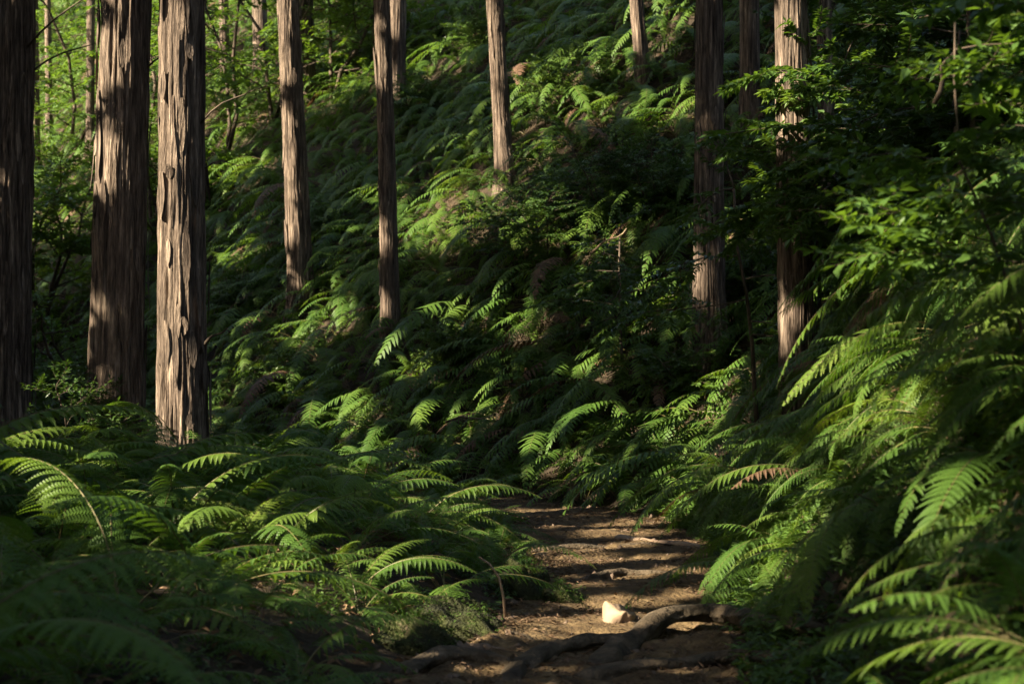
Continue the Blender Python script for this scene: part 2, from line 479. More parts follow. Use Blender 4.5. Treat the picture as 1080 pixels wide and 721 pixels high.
def conifer_crown(base, z0, z1, rad, n, size, lean=(0, 0), rng=NR, cull=True, flat=0.5, wide=0.5):
    """sprays of scale leaves hung along drooping boughs, in world coordinates"""
    nb = max(10, n // 42)
    tz = rng.random(nb) ** 0.9
    bz = z0 + (z1 - z0) * tz
    az = rng.random(nb) * 6.283
    bl = rad * (1.05 - (0.8 if cull != 'wall' else 0.4) * tz) * (0.65 + 0.5 * rng.random(nb))
    k = rng.integers(0, nb, n)
    s = rng.random(n) ** 0.6
    side = rng.normal(0, 0.22, n) * bl[k] * (0.35 + s)
    ca, sa = np.cos(az[k]), np.sin(az[k])
    P = np.stack([base[0] + lean[0] * bz[k] + ca * bl[k] * s - sa * side, base[1] + lean[1] * bz[k] + sa * bl[k] * s + ca * side,
                  bz[k] - 0.35 * bl[k] * s ** 2 + rng.normal(0, 0.12, n)], 1)
    D = np.stack([ca + rng.normal(0, 0.6, n), sa + rng.normal(0, 0.6, n), rng.normal(-0.45, 0.4, n)], 1)
    N = np.stack([rng.normal(0, flat, n), rng.normal(0, flat, n), np.ones(n)], 1)
    if cull:
        keep = ~through(P + unit(D) * size * 0.5, size * 0.22)  # sprays inside the cut openings are left out to admit sun
        P, D, N = P[keep], D[keep], N[keep]
    L = size * (0.6 + 0.8 * rng.random(len(P)))
    return leaves(P, D, N, L, L * wide, 0.1, 0.1)

def local(V, base):
    return V - np.asarray(base)[None, :]

# openings: trunks first (tall narrow ones), then slope, path and ferns
T1, T2, T3, T4, T5, T6, T7, T8 = [t[0] for t in TPOS[:8]]
for (px, py, Y, r1, r2) in [(3, 70, T1[1], .2, .12), (4, 215, T1[1], .25, .35), (6, 330, T1[1], .25, .25), (100, 345, T2[1], .16, .4), (102, 60, T2[1], .12, .15),
                            (180, 15, T3[1], .25, .25), (182, 65, T3[1], .25, .25), (184, 175, T3[1], .3, .45), (184, 290, T3[1], .42, .8), (188, 410, T3[1], .45, .9), (190, 455, T3[1], .45, .6), (186, 225, T3[1], .3, .3),
                            (303, 20, T4[1], .3, .5), (305, 70, T4[1], .3, .4), (309, 160, T4[1], .3, .75), (312, 235, T4[1], .3, .5),
                            (404, 60, T5[1], .2, .5), (407, 250, T5[1], .2, .3), (409, 325, T5[1], .2, .2),
                            (523, 45, T6[1], .3, .75), (528, 130, T6[1], .3, .8), (745, 295, T7[1], .15, .3),
                            (848, 350, T8[1], .15, .3), (672, 25, TPOS[10][0][1], .3, .6)]:
    gap(px, py, r1 * .8, r2 * .75, Y=Y)
for (px, py, r1, r2) in [(470, 55, .9, .5), (480, 45, .6, .6), (415, 98, .6, .3), (345, 90, 1.6, .7), (260, 120, 1.2, .9), (250, 180, .9, .6), (100, 150, 3, 2.5), (60, 90, 4, 3), (150, 60, 4, 3),
                         (245, 60, 3, 2), (200, 40, 3, 2), (60, 230, 1.2, .8), (470, 230, .8, .55), (440, 215, .5, .5), (500, 205, .5, .3), (250, 262, .7, .4), (345, 332, .5, .4), (360, 430, .5, .4),
                         (385, 470, .5, .35), (320, 345, .5, .3), (640, 55, .6, .4), (620, 110, .6, .3), (580, 85, .6, .4), (700, 110, .5, .4), (560, 240, .4, .3), (620, 250, .4, .25), (700, 20, .6, .4), (740, 395, .5, .4), (730, 450, .4, .5),
                         (590, 490, .3, .3), (690, 505, .4, .3), (770, 480, .3, .3), (650, 440, .4, .3), (600, 520, .25, .25), (560, 470, .35, .2), (520, 420, .35, .25), (700, 440, .35, .3), (430, 380, .4, .25), (610, 380, .3, .2), (480, 330, .4, .25), (300, 400, .35, .2), (560, 150, .4, .25), (400, 200, .4, .25), (650, 330, .3, .2), (480, 440, .4, .3), (800, 560, .5, .35), (540, 330, .4, .3), (690, 300, .4, .3), (760, 230, .5, .3)]:
    k_ = 1.15 if py < 260 else .95
    gap(px, py, r1 * k_, r2 * k_, .4)
# openings shaped to lay sun stripes across the path
for (px, py, r1, r2) in [(640, 557, .16, .35), (655, 576, .18, .4), (640, 594, .14, .35), (690, 606, .12, .3), (610, 618, .08, .2), (650, 640, .13, .2), (630, 662, .16, .3), (690, 668, .14, .25), (740, 650, .12, .25), (720, 630, .08, .2)]:
    gap(px, py, r1 * .8, r2, .03)
for (px, py, Y, r1, r2) in [(185, 510, 9.5, .35, .25), (265, 605, 7.6, .4, .2), (250, 580, 8, .3, .2), (480, 605, 8.5, .25, .14), (395, 490, 11.5, .6, .15), (510, 512, 11.5, .5, .15), (350, 570, 8.6, .25, .12), (60, 470, 11, .5, .2), (430, 620, 8, .2, .1),
                            (860, 110, 13, .8, .35), (800, 110, 13.5, .5, .25), (860, 40, 13, .7, .3), (910, 105, 13, .4, .3), (945, 225, 8, .25, .25), (900, 355, 9, .35, .25), (895, 425, 8.5, .35, .2), (930, 420, 8, .3, .2),
                            (960, 310, 8, .3, .2), (1010, 180, 7, .25, .2), (1020, 40, 6, .3, .2), (1040, 320, 6, .25, .2), (960, 460, 7, .3, .2), (1000, 530, 5.5, .25, .2), (850, 545, 9.5, .4, .2), (760, 585, 10.3, .25, .15), (850, 620, 8.5, .35, .15),
                            (930, 690, 4.2, .2, .12), (1000, 690, 4, .2, .12), (930, 630, 4, .15, .08), (920, 580, 4, .06, .2), (970, 640, 5, .3, .1), (1060, 380, 5, .2, .15), (700, 180, 15.5, .3, .2), (780, 190, 14, .4, .15), (650, 205, 16, .35, .15)]:
    k_ = 1.0 if px > 820 else .9
    gap(px, py, r1 * k_, r2 * k_, Y=Y)

for k, (px, py, wd, pt, Yd, lab, det) in enumerate(TREES):
    p, r0 = TPOS[k]
    top = at(pt, 0, p[1])
    lean = ((top[0] - p[0]) / (top[2] - p[2]), R.uniform(-.01, .01))
    hgt = R.uniform(15, 19)
    t = thing('cedar_tree', lab, 'tree', p, 0, 'cedar trunks standing on the fern slope')
    V, Q = bark_trunk(r0, hgt, lean, det, R, 1.0 if det == 2 else 0.4, -2.2 if k == 2 else None)
    m = MB(); m.add(V, Q)
    if det == 2:
        pl = bark_plates(r0, hgt, R, 150 if k < 3 else 70)
        for v, q in zip(pl.V, pl.Q):
            v = v.copy(); v[:, 0] += lean[0] * v[:, 2]; v[:, 1] += lean[1] * v[:, 2]
            q = q - q.min()
            m.add(v, q)
    tr = obj('trunk', m.mesh('trunk', [BARK], True), t)
    V, T = conifer_crown(p, p[2] + max(8.5, 1.3 + .233 * p[1] - p[2] + 3.5), p[2] + hgt + 1, 3.0, 2000 if det else 700, 0.40, lean)
    obj('crown', mesh('crown', local(V, p), None, T, [CONIF]), t)
    # bare broken twigs on the trunk
    def twig(z, ang, L, rise, rad=0.012):
        th = math.radians(ang)
        s = np.linspace(0, 1, 6)
        P0 = np.array([lean[0] * z + r0 * .9 * math.cos(th), lean[1] * z + r0 * .9 * math.sin(th), z])
        P = P0 + np.stack([math.cos(th) * L * s, math.sin(th) * L * s, L * rise * s + 0.04 * np.sin(s * 5)], 1)
        V, Q, T = tube(P, rad * (1 - 0.7 * s), 6)
        obj('dead_branch', mesh('dead_branch', V, Q, T, [TWIG], None, True), tr)
    if k == 0:
        zz = at(30, 60, p[1])[2] - p[2]
        twig(zz - .15, 10, .75, .55); twig(zz + .05, -20, .9, .7)
    if k == 1:
        twig(at(150, 75, p[1])[2] - p[2], -10, .5, .5, .01)
    if k == 2:
        twig(at(218, 372, p[1])[2] - p[2], -35, .32, .75, .017)
        twig(at(214, 132, p[1])[2] - p[2], -25, .55, .55, .009); twig(at(214, 178, p[1])[2] - p[2], 0, .35, .2, .008)
    if k == 3:
        twig(at(318, 190, p[1])[2] - p[2], 20, .2, -.3, .008)

# unseen cedars added left of the view to block sun around the openings
row = 0
for back in (0.0, 3.2, 6.8):
    for yy in np.arange(-11 + back, 34, 3.3):
        best = None
        for q in range(60):                      # stand the trunk where it leaves the sunbeams free
            y = yy + R.uniform(-1.6, 1.6); x = -(0.33 * max(y, 0) + 5.2 + back) + R.uniform(-.8, .8)
            bad = 0
            for c, r1, r2 in GAPS:
                e = abs((np.array([x, y, 0]) - c) @ E1)
                bad += max(0.0, min(r1, .6) + .3 - e) / min(r1, .6)
            if best is None or bad < best[0]: best = (bad, x, y)
        x, y = best[1], best[2]
        p = np.array([x, y, float(H(x, y))])
        row += 1
        t = thing('cedar_tree', 'unseen cedar added left of the view, crown shaped to shade and dapple the scene', 'tree', p, 0, 'unseen shading cedars added beyond the left edge')
        V, Q = bark_trunk(R.uniform(.11, .18), 21, (0, 0), 0, R)
        obj('trunk', mesh('trunk', V, Q, None, [BARK], None, True), t)
        V, T = conifer_crown(p, p[2] + .6, p[2] + 25, 2.7, 7600, 0.29, flat=1.2, wide=.8, cull='wall')
        obj('crown', mesh('crown', local(V, p), None, T, [CONIF]), t)

# unseen cedars added at the right and behind the viewer to hold back skylight
for (x, y) in [(5.6, 6), (7.2, 10), (8.5, 14.5), (10, 19), (12.5, 25), (5.5, 1.5), (3.6, -3), (0.5, -5), (-3.0, -4.2), (7.5, -2), (-6.0, -2.5), (2.0, -9), (-4, -9), (9.5, 4.5)]:
    p = np.array([x, y, float(H(x, y))])
    t = thing('cedar_tree', 'unseen cedar added right of the view or behind it to block skylight', 'tree', p, 0, 'unseen cedars added around the view to block skylight')
    V, Q = bark_trunk(.17, 20, (0, 0), 0, R)
    obj('trunk', mesh('trunk', V, Q, None, [BARK], None, True), t)
    V, T = conifer_crown(p, p[2] + 5, p[2] + 21, 3.2, 1500, 0.42, flat=.7)
    obj('crown', mesh('crown', local(V, p), None, T, [CONIF]), t)

# ------------------------------------------------------------------ ferns
def frond(L, a0, a1, width, npairs, hi, rng, petiole=0.22, droop=0.35, bend=0.1, curl=1.3):
    """one arching compound frond growing along +y: stalk and comb of toothed leaflets"""
    K = 28
    s = np.linspace(0, 1, K)
    an = np.radians(a0 + (a1 - a0) * s ** curl)
    ds = L / (K - 1)
    y = np.concatenate([[0], np.cumsum(np.cos(an[:-1]) * ds)])
    z = np.concatenate([[0], np.cumsum(np.sin(an[:-1]) * ds)])
    x = bend * L * s ** 2
    P = np.stack([x, y, z], 1)
    m = MB()
    st = slice(None, None, 1 if hi else 3)
    V, Q, T = tube(P[st], 0.0045 * (1.1 - s[st]), 4 if hi else 3, False)
    m.add(V, Q, None, 1)
    tg = unit(np.gradient(P, axis=0))
    side = unit(np.cross(tg, [0, 0, 1.0] + 0 * tg)); side[np.abs(side).sum(1) < .1] = [1, 0, 0]
    side = unit(np.array([1.0, 0, 0]) - tg * tg[:, :1])
    for q in range(npairs):
        f = (q + 0.5) / npairs
        ss = petiole + (1 - petiole) * f
        kk = ss * (K - 1); i0 = int(min(kk, K - 2)); fr = kk - i0
        p = P[i0] * (1 - fr) + P[i0 + 1] * fr
        t_ = unit(tg[i0] * (1 - fr) + tg[i0 + 1] * fr); sd_ = unit(side[i0] * (1 - fr) + side[i0 + 1] * fr)
        env = width * min(1, 0.55 + f / 0.22 * 0.45) * (1 - f) ** 0.72 * (1 + 0.2 * f)
        sp = L * (1 - petiole) / npairs
        for sg in (-1, 1):
            if rng.random() < .035: continue
            wv = max(env * (0.82 + 0.28 * rng.random()) * (.55 if rng.random() < .05 else 1), 0.012)
            phi = math.radians(74 - 26 * f + rng.uniform(-6, 6))
            d = unit(sg * sd_ * math.sin(phi) + t_ * math.cos(phi))
            o = unit(t_ - d * (t_ @ d))
            nrm = np.cross(d, o)
            dr = droop * (0.7 + 0.6 * rng.random())
            def pos(u): 
                u = np.asarray(u, float)[:, None]
                return p + d * wv * u * (1 - 0.12 * u) + np.array([0, 0, -1.0]) * wv * dr * u ** 1.8
            hw = sp * (0.43 if hi else 0.36)
            if hi:
                nl = max(5, int(wv / 0.0105))
                u0 = np.arange(nl) / nl; u1 = u0 + 0.80 / nl
                A = pos(u0); B = pos(u1)
                half = hw * (1 - ((u0 + u1) / 2) ** 1.7) * (0.9 + 0.2 * rng.random()) + 0.0015
                for s2 in (-1, 1):
                    off = (o * s2)[None, :] * half[:, None] + d[None, :] * half[:, None] * 0.45 + nrm[None, :] * half[:, None] * (-0.12)
                    C = A + off + d * wv * 0.25 / nl; D = B + off - d * wv * 0.12 / nl
                    n = nl; ii = np.arange(n)
                    V = np.concatenate([A, B, D, C])
                    Qq = np.stack([ii, n + ii, 2 * n + ii, 3 * n + ii], 1)
                    if s2 < 0: Qq = Qq[:, ::-1]
                    m.add(V, Qq, None, 0)
            else:
                u = np.array([0, 0.5, 1.0]); A = pos(u)
                half = hw * np.array([0.82, 0.75, 0.06])
                lft = A + o * half[:, None] - nrm * half[:, None] * .12; rgt = A - o * half[:, None] - nrm * half[:, None] * .12
                ii = np.arange(2)
                V = np.concatenate([lft, rgt])
                m.add(V, np.stack([ii, ii + 1, 3 + ii + 1, 3 + ii], 1), None, 0)
    return m

SPEC = [  # length, start angle, end angle, half width, pairs, droop, bend, curl
    (1.20, 68, -26, .22, 28, .42, .05, .9), (1.30, 58, -62, .20, 31, .30, -.06, .6), (0.95, 74, -8, .20, 24, .34, .10, .9), (1.15, 52, -66, .18, 30, .32, .10, .55),
    (0.85, 64, -22, .18, 22, .40, -.12, .8), (1.45, 60, -58, .20, 34, .28, -.03, .6), (0.68, 72, 8, .16, 19, .28, .06, 1.0), (1.20, 44, -72, .17, 31, .34, .0, .5),
    (0.90, 50, -70, .15, 25, .40, -.14, .5), (1.10, 66, -48, .17, 30, .25, .16, .7), (1.00, 70, -30, .21, 23, .50, -.06, 1.1), (1.35, 48, -60, .19, 34, .38, -.10, .65)]
frng = random.Random(5)
HI = [frond(L, a0, a1, wd * 1.08, int(n * .84), True, frng, .22, dr, b, cu).mesh('frond', [FERN, STEM]) for (L, a0, a1, wd, n, dr, b, cu) in SPEC]
LO_MB = [frond(L, a0, a1, wd * 1.08, int(n * .72), False, frng, .22, dr, b, cu) for (L, a0, a1, wd, n, dr, b, cu) in SPEC]
LO = [m.mesh('frond', [FERN, STEM]) for m in LO_MB]
LO_RAW = []
for m in LO_MB:
    V = np.concatenate(m.V); Q = np.concatenate(m.Q); mi = np.concatenate(m.qm)
    LO_RAW.append((V, Q, mi))

_G = {}
def grad(x, y):
    if (x, y) in _G: return _G[(x, y)]
    e = .15
    _G[(x, y)] = (float(H(x + e, y) - H(x - e, y)) / (2 * e), float(H(x, y + e) - H(x, y - e)) / (2 * e))
    return _G[(x, y)]

# scatter the plants
cand = []
def clear_of_trunks(x, y):
    for p, r in TPOS:
        if (x - p[0]) ** 2 + (y - p[1]) ** 2 < (r + .12) ** 2: return False
    return True
grid = {}
def free(x, y, r):
    c = .6
    gx_, gy_ = int(math.floor(x / c)), int(math.floor(y / c))
    for a in range(gx_ - 2, gx_ + 3):
        for b in range(gy_ - 2, gy_ + 3):
            for (u, v) in grid.get((a, b), ()):
                if (u - x) ** 2 + (v - y) ** 2 < r * r: return False
    grid.setdefault((gx_, gy_), []).append((x, y))
    return True
prng = np.random.default_rng(21)
NC = 190000
cyy = 3.0 + 62 * prng.random(NC) ** 1.15
cxx = prng.uniform(-1, 1, NC) * (.34 * cyy + .8)
cd_ = sdist(FOOT, cxx, cyy); cl_ = -sdist(LEDGE, cxx, cyy); cz_ = H(cxx, cyy)
csx, csy, cdp = proj(np.stack([cxx, cyy, cz_ + .4], 1))
skip = prng.random(NC)
ok = ~((cd_ < .12) & (cl_ < .15))
ok &= ~((cl_ >= .15) & (cyy < 4.3)) & ~((cl_ >= .15) & (cyy < 9) & (cl_ < .2))
ok &= ~((cd_ > 0) & (cyy < 9) & (cd_ < .75) & (skip < .25))
ok &= ~((cd_ > 0) & (cyy < 3.6)) & ~((cd_ > 0) & (cyy < 7) & (cd_ < .55))
ok &= ~((cd_ > 0) & (cd_ < .35) & (cyy > 9.5) & (cyy < 14))
ok &= (csy > -90) & (csx > -130) & (csx < 1210) & (csy < 930)
for i in np.nonzero(ok)[0]:
    x, y, z, d, l = float(cxx[i]), float(cyy[i]), float(cz_[i]), float(cd_[i]), float(cl_[i])
    rr = .36 if y < 14 else .36 if y < 30 else .46
    if l > 0: rr = .40
    if d > 0 and y < 12: rr = .29
    if not clear_of_trunks(x, y): continue
    if not free(x, y, rr): continue
    cand.append((x, y, z, d, l, float(csx[i]), float(csy[i]), float(cdp[i])))

LAND = [(0, 300, 'the edge trunk'), (124, 380, 'the thickest trunk'), (196, 400, 'the sun striped trunk'), (312, 250, 'the pale leaning trunk'), (409, 270, 'the dark slender trunk'),
        (530, 130, 'the thin high trunk'), (749, 290, 'the grey trunk'), (843, 380, 'the ribbed brown trunk'), (675, 60, 'the topmost brown trunk'), (658, 360, 'the dark slope shrub'),
        (640, 545, 'the bend of the path'), (560, 610, 'the mossy rock'), (695, 577, 'the pale fallen log'), (790, 560, 'the brown dead frond'), (870, 120, 'the bright sprays'), (1010, 100, 'the blurred leaves'),
        (860, 640, 'the low ground plants'), (90, 360, 'the evergreen shrub'), (600, 480, 'the dark hollow'), (210, 640, 'the shaded fern bed'), (420, 500, 'the path\'s far bed')]
used_lab = {}
def fern_label(c, n, size, u):
    x, y, z, d, l, sx, sy, dep = c
    a = min(LAND, key=lambda q: (q[0] - sx) ** 2 + (q[1] - sy) ** 2)
    dx, dy = sx - a[0], sy - a[1]
    if abs(dx) > abs(dy): rel = 'right of' if dx > 0 else 'left of'
    else: rel = 'below' if dy > 0 else 'above'
    if math.hypot(dx, dy) > 110: rel = 'well ' + rel
    if l > 0: where = 'left of the path'
    elif dep < 10: where = 'on the near right bank'
    elif dep < 17: where = 'low on the bank'
    else: where = 'high on the slope'
    return f'{size} fern {rel} {a[2]}, {where}'

cand.sort(key=lambda c: c[7])
def fern_spin(c, k, n, rng):
    """fronds lean out mostly downhill on the slope, all round on the flat"""
    gxx, gyy = grad(c[0], c[1])
    sl = math.hypot(gxx, gyy)
    if c[3] > 0.3 and sl > .3:
        down = math.atan2(-gyy, -gxx) - math.pi / 2
        return down + (k - (n - 1) / 2) / n * 4.0 + rng.uniform(-.5, .5), min(sl, 1) * .20
    return k / n * 6.283 + rng.uniform(-.4, .4), 0.0

def shape_pick(c, rng):
    if c[3] > .3: return rng.choice([1, 3, 5, 7, 8, 9, 11, 1, 3, 7, 8])
    return rng.choice([0, 0, 2, 4, 5, 6, 1, 10, 9])

N_IND = 288
frn = random.Random(77)
MIX = []
for idx, c in enumerate(cand):
    x, y, z, d, l, sx, sy, dep = c
    sc = frn.uniform(.62, 1.12) if frn.random() < .6 else frn.uniform(1.0, 1.4)
    if l > 0:
        sc *= 1.08
        if l < .9 and dep <= 7.6: sc *= .5
        elif l < 1.0 and dep > 7: sc *= .60
        elif l < 1.8 and dep > 7: sc *= .85
    if d > 0 and dep < 12: sc *= .74 if d < 1.3 else .84
    if d > 0 and d < .5: sc *= .75
    if d > 0 and d < .95 and dep < 9: sc *= .78
    n = frn.choice([6, 7, 7, 8]) if dep < 16 else 7
    if idx < N_IND:
        size = 'small green' if sc < .66 else 'mid-sized green' if sc < .85 else 'large green'
        t = thing('fern_plant', fern_label(c, n, size, idx), 'fern', (x, y, z - .02), 0, 'ferns nearest the path')
        lib = HI if dep < 15.5 else LO
        for k in range(n):
            az, tilt = fern_spin(c, k, n, frn)
            o = obj('frond', lib[shape_pick(c, frn)], t, (0, 0, 0), (frn.uniform(-.15, .15) - tilt * .6, frn.uniform(-.25, .25), az), sc * frn.uniform(.75, 1.1))
            if frn.random() < (.0 if dep < 9 else .035 if d > 0 else .015):
                o.material_slots[0].link = 'OBJECT'; o.material_slots[0].material = DEAD
                o['label'] = 'withered brown frond'
    else:
        for k in range(n):
            az, tilt = fern_spin(c, k, n, frn)
            V, Q, mi = LO_RAW[shape_pick(c, frn)]
            s = sc * frn.uniform(.75, 1.1)
            a = frn.uniform(-.15, .15) - tilt * .6; b = frn.uniform(-.25, .25)
            Rx = np.array([[1, 0, 0], [0, math.cos(a), -math.sin(a)], [0, math.sin(a), math.cos(a)]])
            Ry = np.array([[math.cos(b), 0, math.sin(b)], [0, 1, 0], [-math.sin(b), 0, math.cos(b)]])
            Rz = np.array([[math.cos(az), -math.sin(az), 0], [math.sin(az), math.cos(az), 0], [0, 0, 1]])
            W = (V * s) @ (Rz @ Ry @ Rx).T + np.array([x, y, z - .02])
            dead = frn.random() < .03
            MIX.append((W, Q, np.where((mi == 0) & dead, 2, mi)))
# a lower storey of short ferns that hides the soil of the slope
grid.clear()
low = np.random.default_rng(44)
ly_ = 9 + 40 * low.random(60000) ** 1.1; lx_ = low.uniform(-1, 1, 60000) * (.34 * ly_ + .5)
ld_ = sdist(FOOT, lx_, ly_); lz_ = H(lx_, ly_)
lsx, lsy, ldp = proj(np.stack([lx_, ly_, lz_ + .3], 1))
for i in np.nonzero((ld_ > .2) & (lsy > -40) & (lsx > -60) & (lsx < 1140))[0]:
    x, y, z = float(lx_[i]), float(ly_[i]), float(lz_[i])
    if not clear_of_trunks(x, y) or not free(x, y, .31 if y < 22 else .37): continue
    c = (x, y, z, float(ld_[i]), 0, 0, 0, 0)
    for k in range(4):
        az, tilt = fern_spin(c, k, 4, frn)
        V, Q, mi = LO_RAW[frn.choice([0, 2, 4, 6, 10])]
        sg = frn.uniform(.38, .6)
        ca, sa = math.cos(az), math.sin(az)
        W = (V * sg) @ np.array([[ca, -sa, 0], [sa, ca, 0], [0, 0, 1]]).T + np.array([x, y, z - .02])
        MIX.append((W, Q, mi))
off = 0; VV = []; QQ = []; MM = []
for W, Q, mi in MIX:
    VV.append(W.astype(np.float32)); QQ.append(Q + off); MM.append(mi); off += len(W)
if VV:
    tag(obj('fern_cover', mesh('fern_cover', np.concatenate(VV), np.concatenate(QQ), None, [FERN, STEM, DEAD], np.concatenate(MM))),
        'dense carpet of drooping ferns over the upper slope', 'fern carpet', kind='stuff')
print('ferns', len(cand), 'merged quads', sum(len(q) for q in QQ))

# ------------------------------------------------------------------ broadleaf shrubs and saplings
def shrub_parts(rng, hgt, spread, nst, leafL, leafW, dens, layered=0.0, start=.15, trunk=None, droop=.3, rad=.012, lean=(0, 0), depth=3):
    """stems and leaves of a shrub in its own frame"""
    st = MB(); P = []; D = []; N = []
    def branch(p, d, L, r, lev):
        K = 6
        pts = [np.array(p)]
        dd = np.array(d)
        for k in range(K - 1):
            dd = unit(dd + np.array([rng.gauss(0, .16), rng.gauss(0, .16), rng.gauss(.02, .10) - (.10 * layered if lev else 0)]))
            pts.append(pts[-1] + dd * L / (K - 1))
        pts = np.array(pts)
        V, Q, T = tube(pts, r * np.linspace(1, .45, K), 5 if lev else 7)
        st.add(V, Q, T)
        if lev >= depth - 1 or L < .16:
            n = max(5, int(L * dens * 2.0))
            for q in range(n):
                f = .15 + .85 * (q + .5) / n
                kk = min(int(f * (K - 1)), K - 2); fr = f * (K - 1) - kk
                b = pts[kk] * (1 - fr) + pts[kk + 1] * fr
                ax = unit(pts[kk + 1] - pts[kk])
                sv = unit(np.cross(ax, [rng.gauss(0, .25), rng.gauss(0, .25), 1]))
                sg = 1 if q % 2 else -1
                P.append(b); D.append(unit(sv * sg * .9 + ax * .55 + np.array([rng.gauss(0, .25), rng.gauss(0, .25), rng.gauss(-.1, .25)])))
                N.append(np.array([rng.gauss(0, .35), rng.gauss(0, .35), 1]))
            P.append(pts[-1]); D.append(dd); N.append(np.array([0, 0, 1.0]))
            return
        nk = rng.randint(8, 11) if lev == 0 else rng.randint(6, 9)
        for q in range(nk):
            f = start + (1 - start) * (q + rng.random()) / nk if lev == 0 else .2 + .8 * (q + rng.random()) / nk
            kk = min(int(f * (K - 1)), K - 2); fr = f * (K - 1) - kk
            b = pts[kk] * (1 - fr) + pts[kk + 1] * fr
            ax = unit(pts[kk + 1] - pts[kk])
            az = rng.uniform(0, 6.283)
            out = np.array([math.cos(az), math.sin(az), 0])
            if lev == 0:
                nd = unit(out * (1 + layered) + np.array([0, 0, .55 * (1 - layered)]))
                ln = spread * (.55 + .6 * rng.random()) * (1.1 - .45 * f)
            else:
                sv = unit(np.cross(ax, [rng.gauss(0, .3), rng.gauss(0, .3), 1])) * (1 if q % 2 else -1)
                nd = unit(sv * .8 + ax * .7 + np.array([0, 0, rng.gauss(.05, .2 * (1 - layered))]))
                ln = L * (.35 + .3 * rng.random())
            branch(b, nd, ln, r * .36, lev + 1)
        branch(pts[-1], dd, L * .3 if lev else spread * .5, r * .45, lev + 1)
    for q in range(nst):
        az = rng.uniform(0, 6.283); tl = rng.uniform(0, .5) if nst > 1 else .05
        d = unit(np.array([math.cos(az) * tl + lean[0], math.sin(az) * tl + lean[1], 1]))
        branch((math.cos(az) * .05 * (nst > 1), math.sin(az) * .05 * (nst > 1), -.05), d, hgt * rng.uniform(.75, 1), rad, 0)
    P = np.array(P); D = np.array(D); N = np.array(N)
    n = len(P)
    rs = np.random.default_rng(rng.randint(0, 10 ** 6))
    L = leafL * (.6 + .6 * rs.random(n))
    return st, leaves(P, D, N, L, L * leafW / leafL, .16, droop * .35)

def shrub(name, cat, label, p, seed, hgt, spread, nst, leafL=.07, leafW=.032, dens=38, mt=None, group=None, **kw):
    rng = random.Random(seed)
    st, (V, T) = shrub_parts(rng, hgt, spread, nst, leafL, leafW, dens, **kw)
    t = thing(name, label, cat, p, 0, group)
    obj('stem', st.mesh('stem', [TWIG], True), t)
    obj('foliage', mesh('foliage', V, None, T, [mt or BROAD]), t)
    return t

def ground(px, py, Y=None):
    p = hit(px, py) if Y is None else at(px, py, Y)
    return np.array([p[0], p[1], float(H(p[0], p[1]))])

shrub('evergreen_shrub', 'shrub', 'dark small-leaved evergreen shrub between the edge trunk and the thickest trunk', ground(70, 470, 13.6), 1, 1.45, .5, 4, .055, .026, 40)
shrub('evergreen_shrub', 'shrub', 'dark leafy shrub climbing in front of the thickest trunk\'s foot', ground(112, 470, 14.1), 2, .9, .36, 4, .05, .024, 42)
shrub('sapling', 'sapling', 'dark broadleaf sapling with thin pale stem on the slope\'s centre above the hollow', ground(657, 392), 4, 2.2, 1.15, 1, .06, .03, 55, layered=.6, start=.4, rad=.022)
shrub('evergreen_shrub', 'shrub', 'dark round shrub on the slope below the thin high trunk', ground(575, 275), 6, 1.2, 1.0, 3, .055, .028, 46, layered=.4)
shrub('evergreen_shrub', 'shrub', 'dark shrub between the thin high trunk and the straight grey trunk', ground(640, 235), 8, 1.3, 1.1, 3, .055, .028, 44, layered=.5)
for k, (px, py, h_, lab) in enumerate([(470, 400, .7, 'small dark-leaved shrub in the ferns right below the dark slender trunk'), (350, 260, .8, 'small dark-leaved shrub in the ferns right of the pale leaning trunk'), (600, 120, .9, 'dark-leaved shrub in the ferns between the thin high trunk and the topmost trunk'),
                                     (690, 230, .9, 'dark-leaved shrub in the ferns left of the straight grey trunk'), (250, 330, .7, 'small dark-leaved shrub in the ferns between the sun striped and the pale leaning trunk'), 
                                     (440, 130, .8, 'dark-leaved shrub in the ferns below the dim trunk at the top'), (720, 420, .6, 'small dark-leaved shrub between the grey trunk\'s foot and the path'),
                                     (500, 60, .9, 'dark-leaved shrub at the slope\'s top left of the thin high trunk'), (790, 330, .7, 'small dark-leaved shrub between the grey and the ribbed trunk'), (300, 420, .6, 'low dark-leaved shrub behind the fern bed, right of the sun striped trunk')]):
    shrub('evergreen_shrub', 'shrub', lab, ground(px, py), 70 + k, h_, h_ * .75, 3, .06, .03, 44, BROAD, layered=.3)
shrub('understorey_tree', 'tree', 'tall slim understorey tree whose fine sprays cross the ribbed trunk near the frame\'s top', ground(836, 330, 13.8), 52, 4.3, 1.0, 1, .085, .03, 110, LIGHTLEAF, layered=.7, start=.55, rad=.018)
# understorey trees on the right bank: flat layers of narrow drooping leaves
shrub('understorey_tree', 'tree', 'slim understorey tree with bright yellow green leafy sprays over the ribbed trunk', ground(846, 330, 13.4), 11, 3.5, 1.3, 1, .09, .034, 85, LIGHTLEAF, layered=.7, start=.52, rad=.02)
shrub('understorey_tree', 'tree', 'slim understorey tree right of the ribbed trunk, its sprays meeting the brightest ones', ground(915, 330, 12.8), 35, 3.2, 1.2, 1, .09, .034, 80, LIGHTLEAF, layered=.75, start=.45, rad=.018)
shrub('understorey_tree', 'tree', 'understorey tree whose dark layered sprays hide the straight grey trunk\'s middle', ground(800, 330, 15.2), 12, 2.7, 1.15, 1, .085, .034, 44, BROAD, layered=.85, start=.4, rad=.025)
shrub('understorey_tree', 'tree', 'understorey tree with dark leaves filling the upper right corner', ground(1035, 150, 10.2), 13, 1.7, 1.0, 4, .085, .042, 52, BROAD, layered=.6, start=.3, rad=.025)
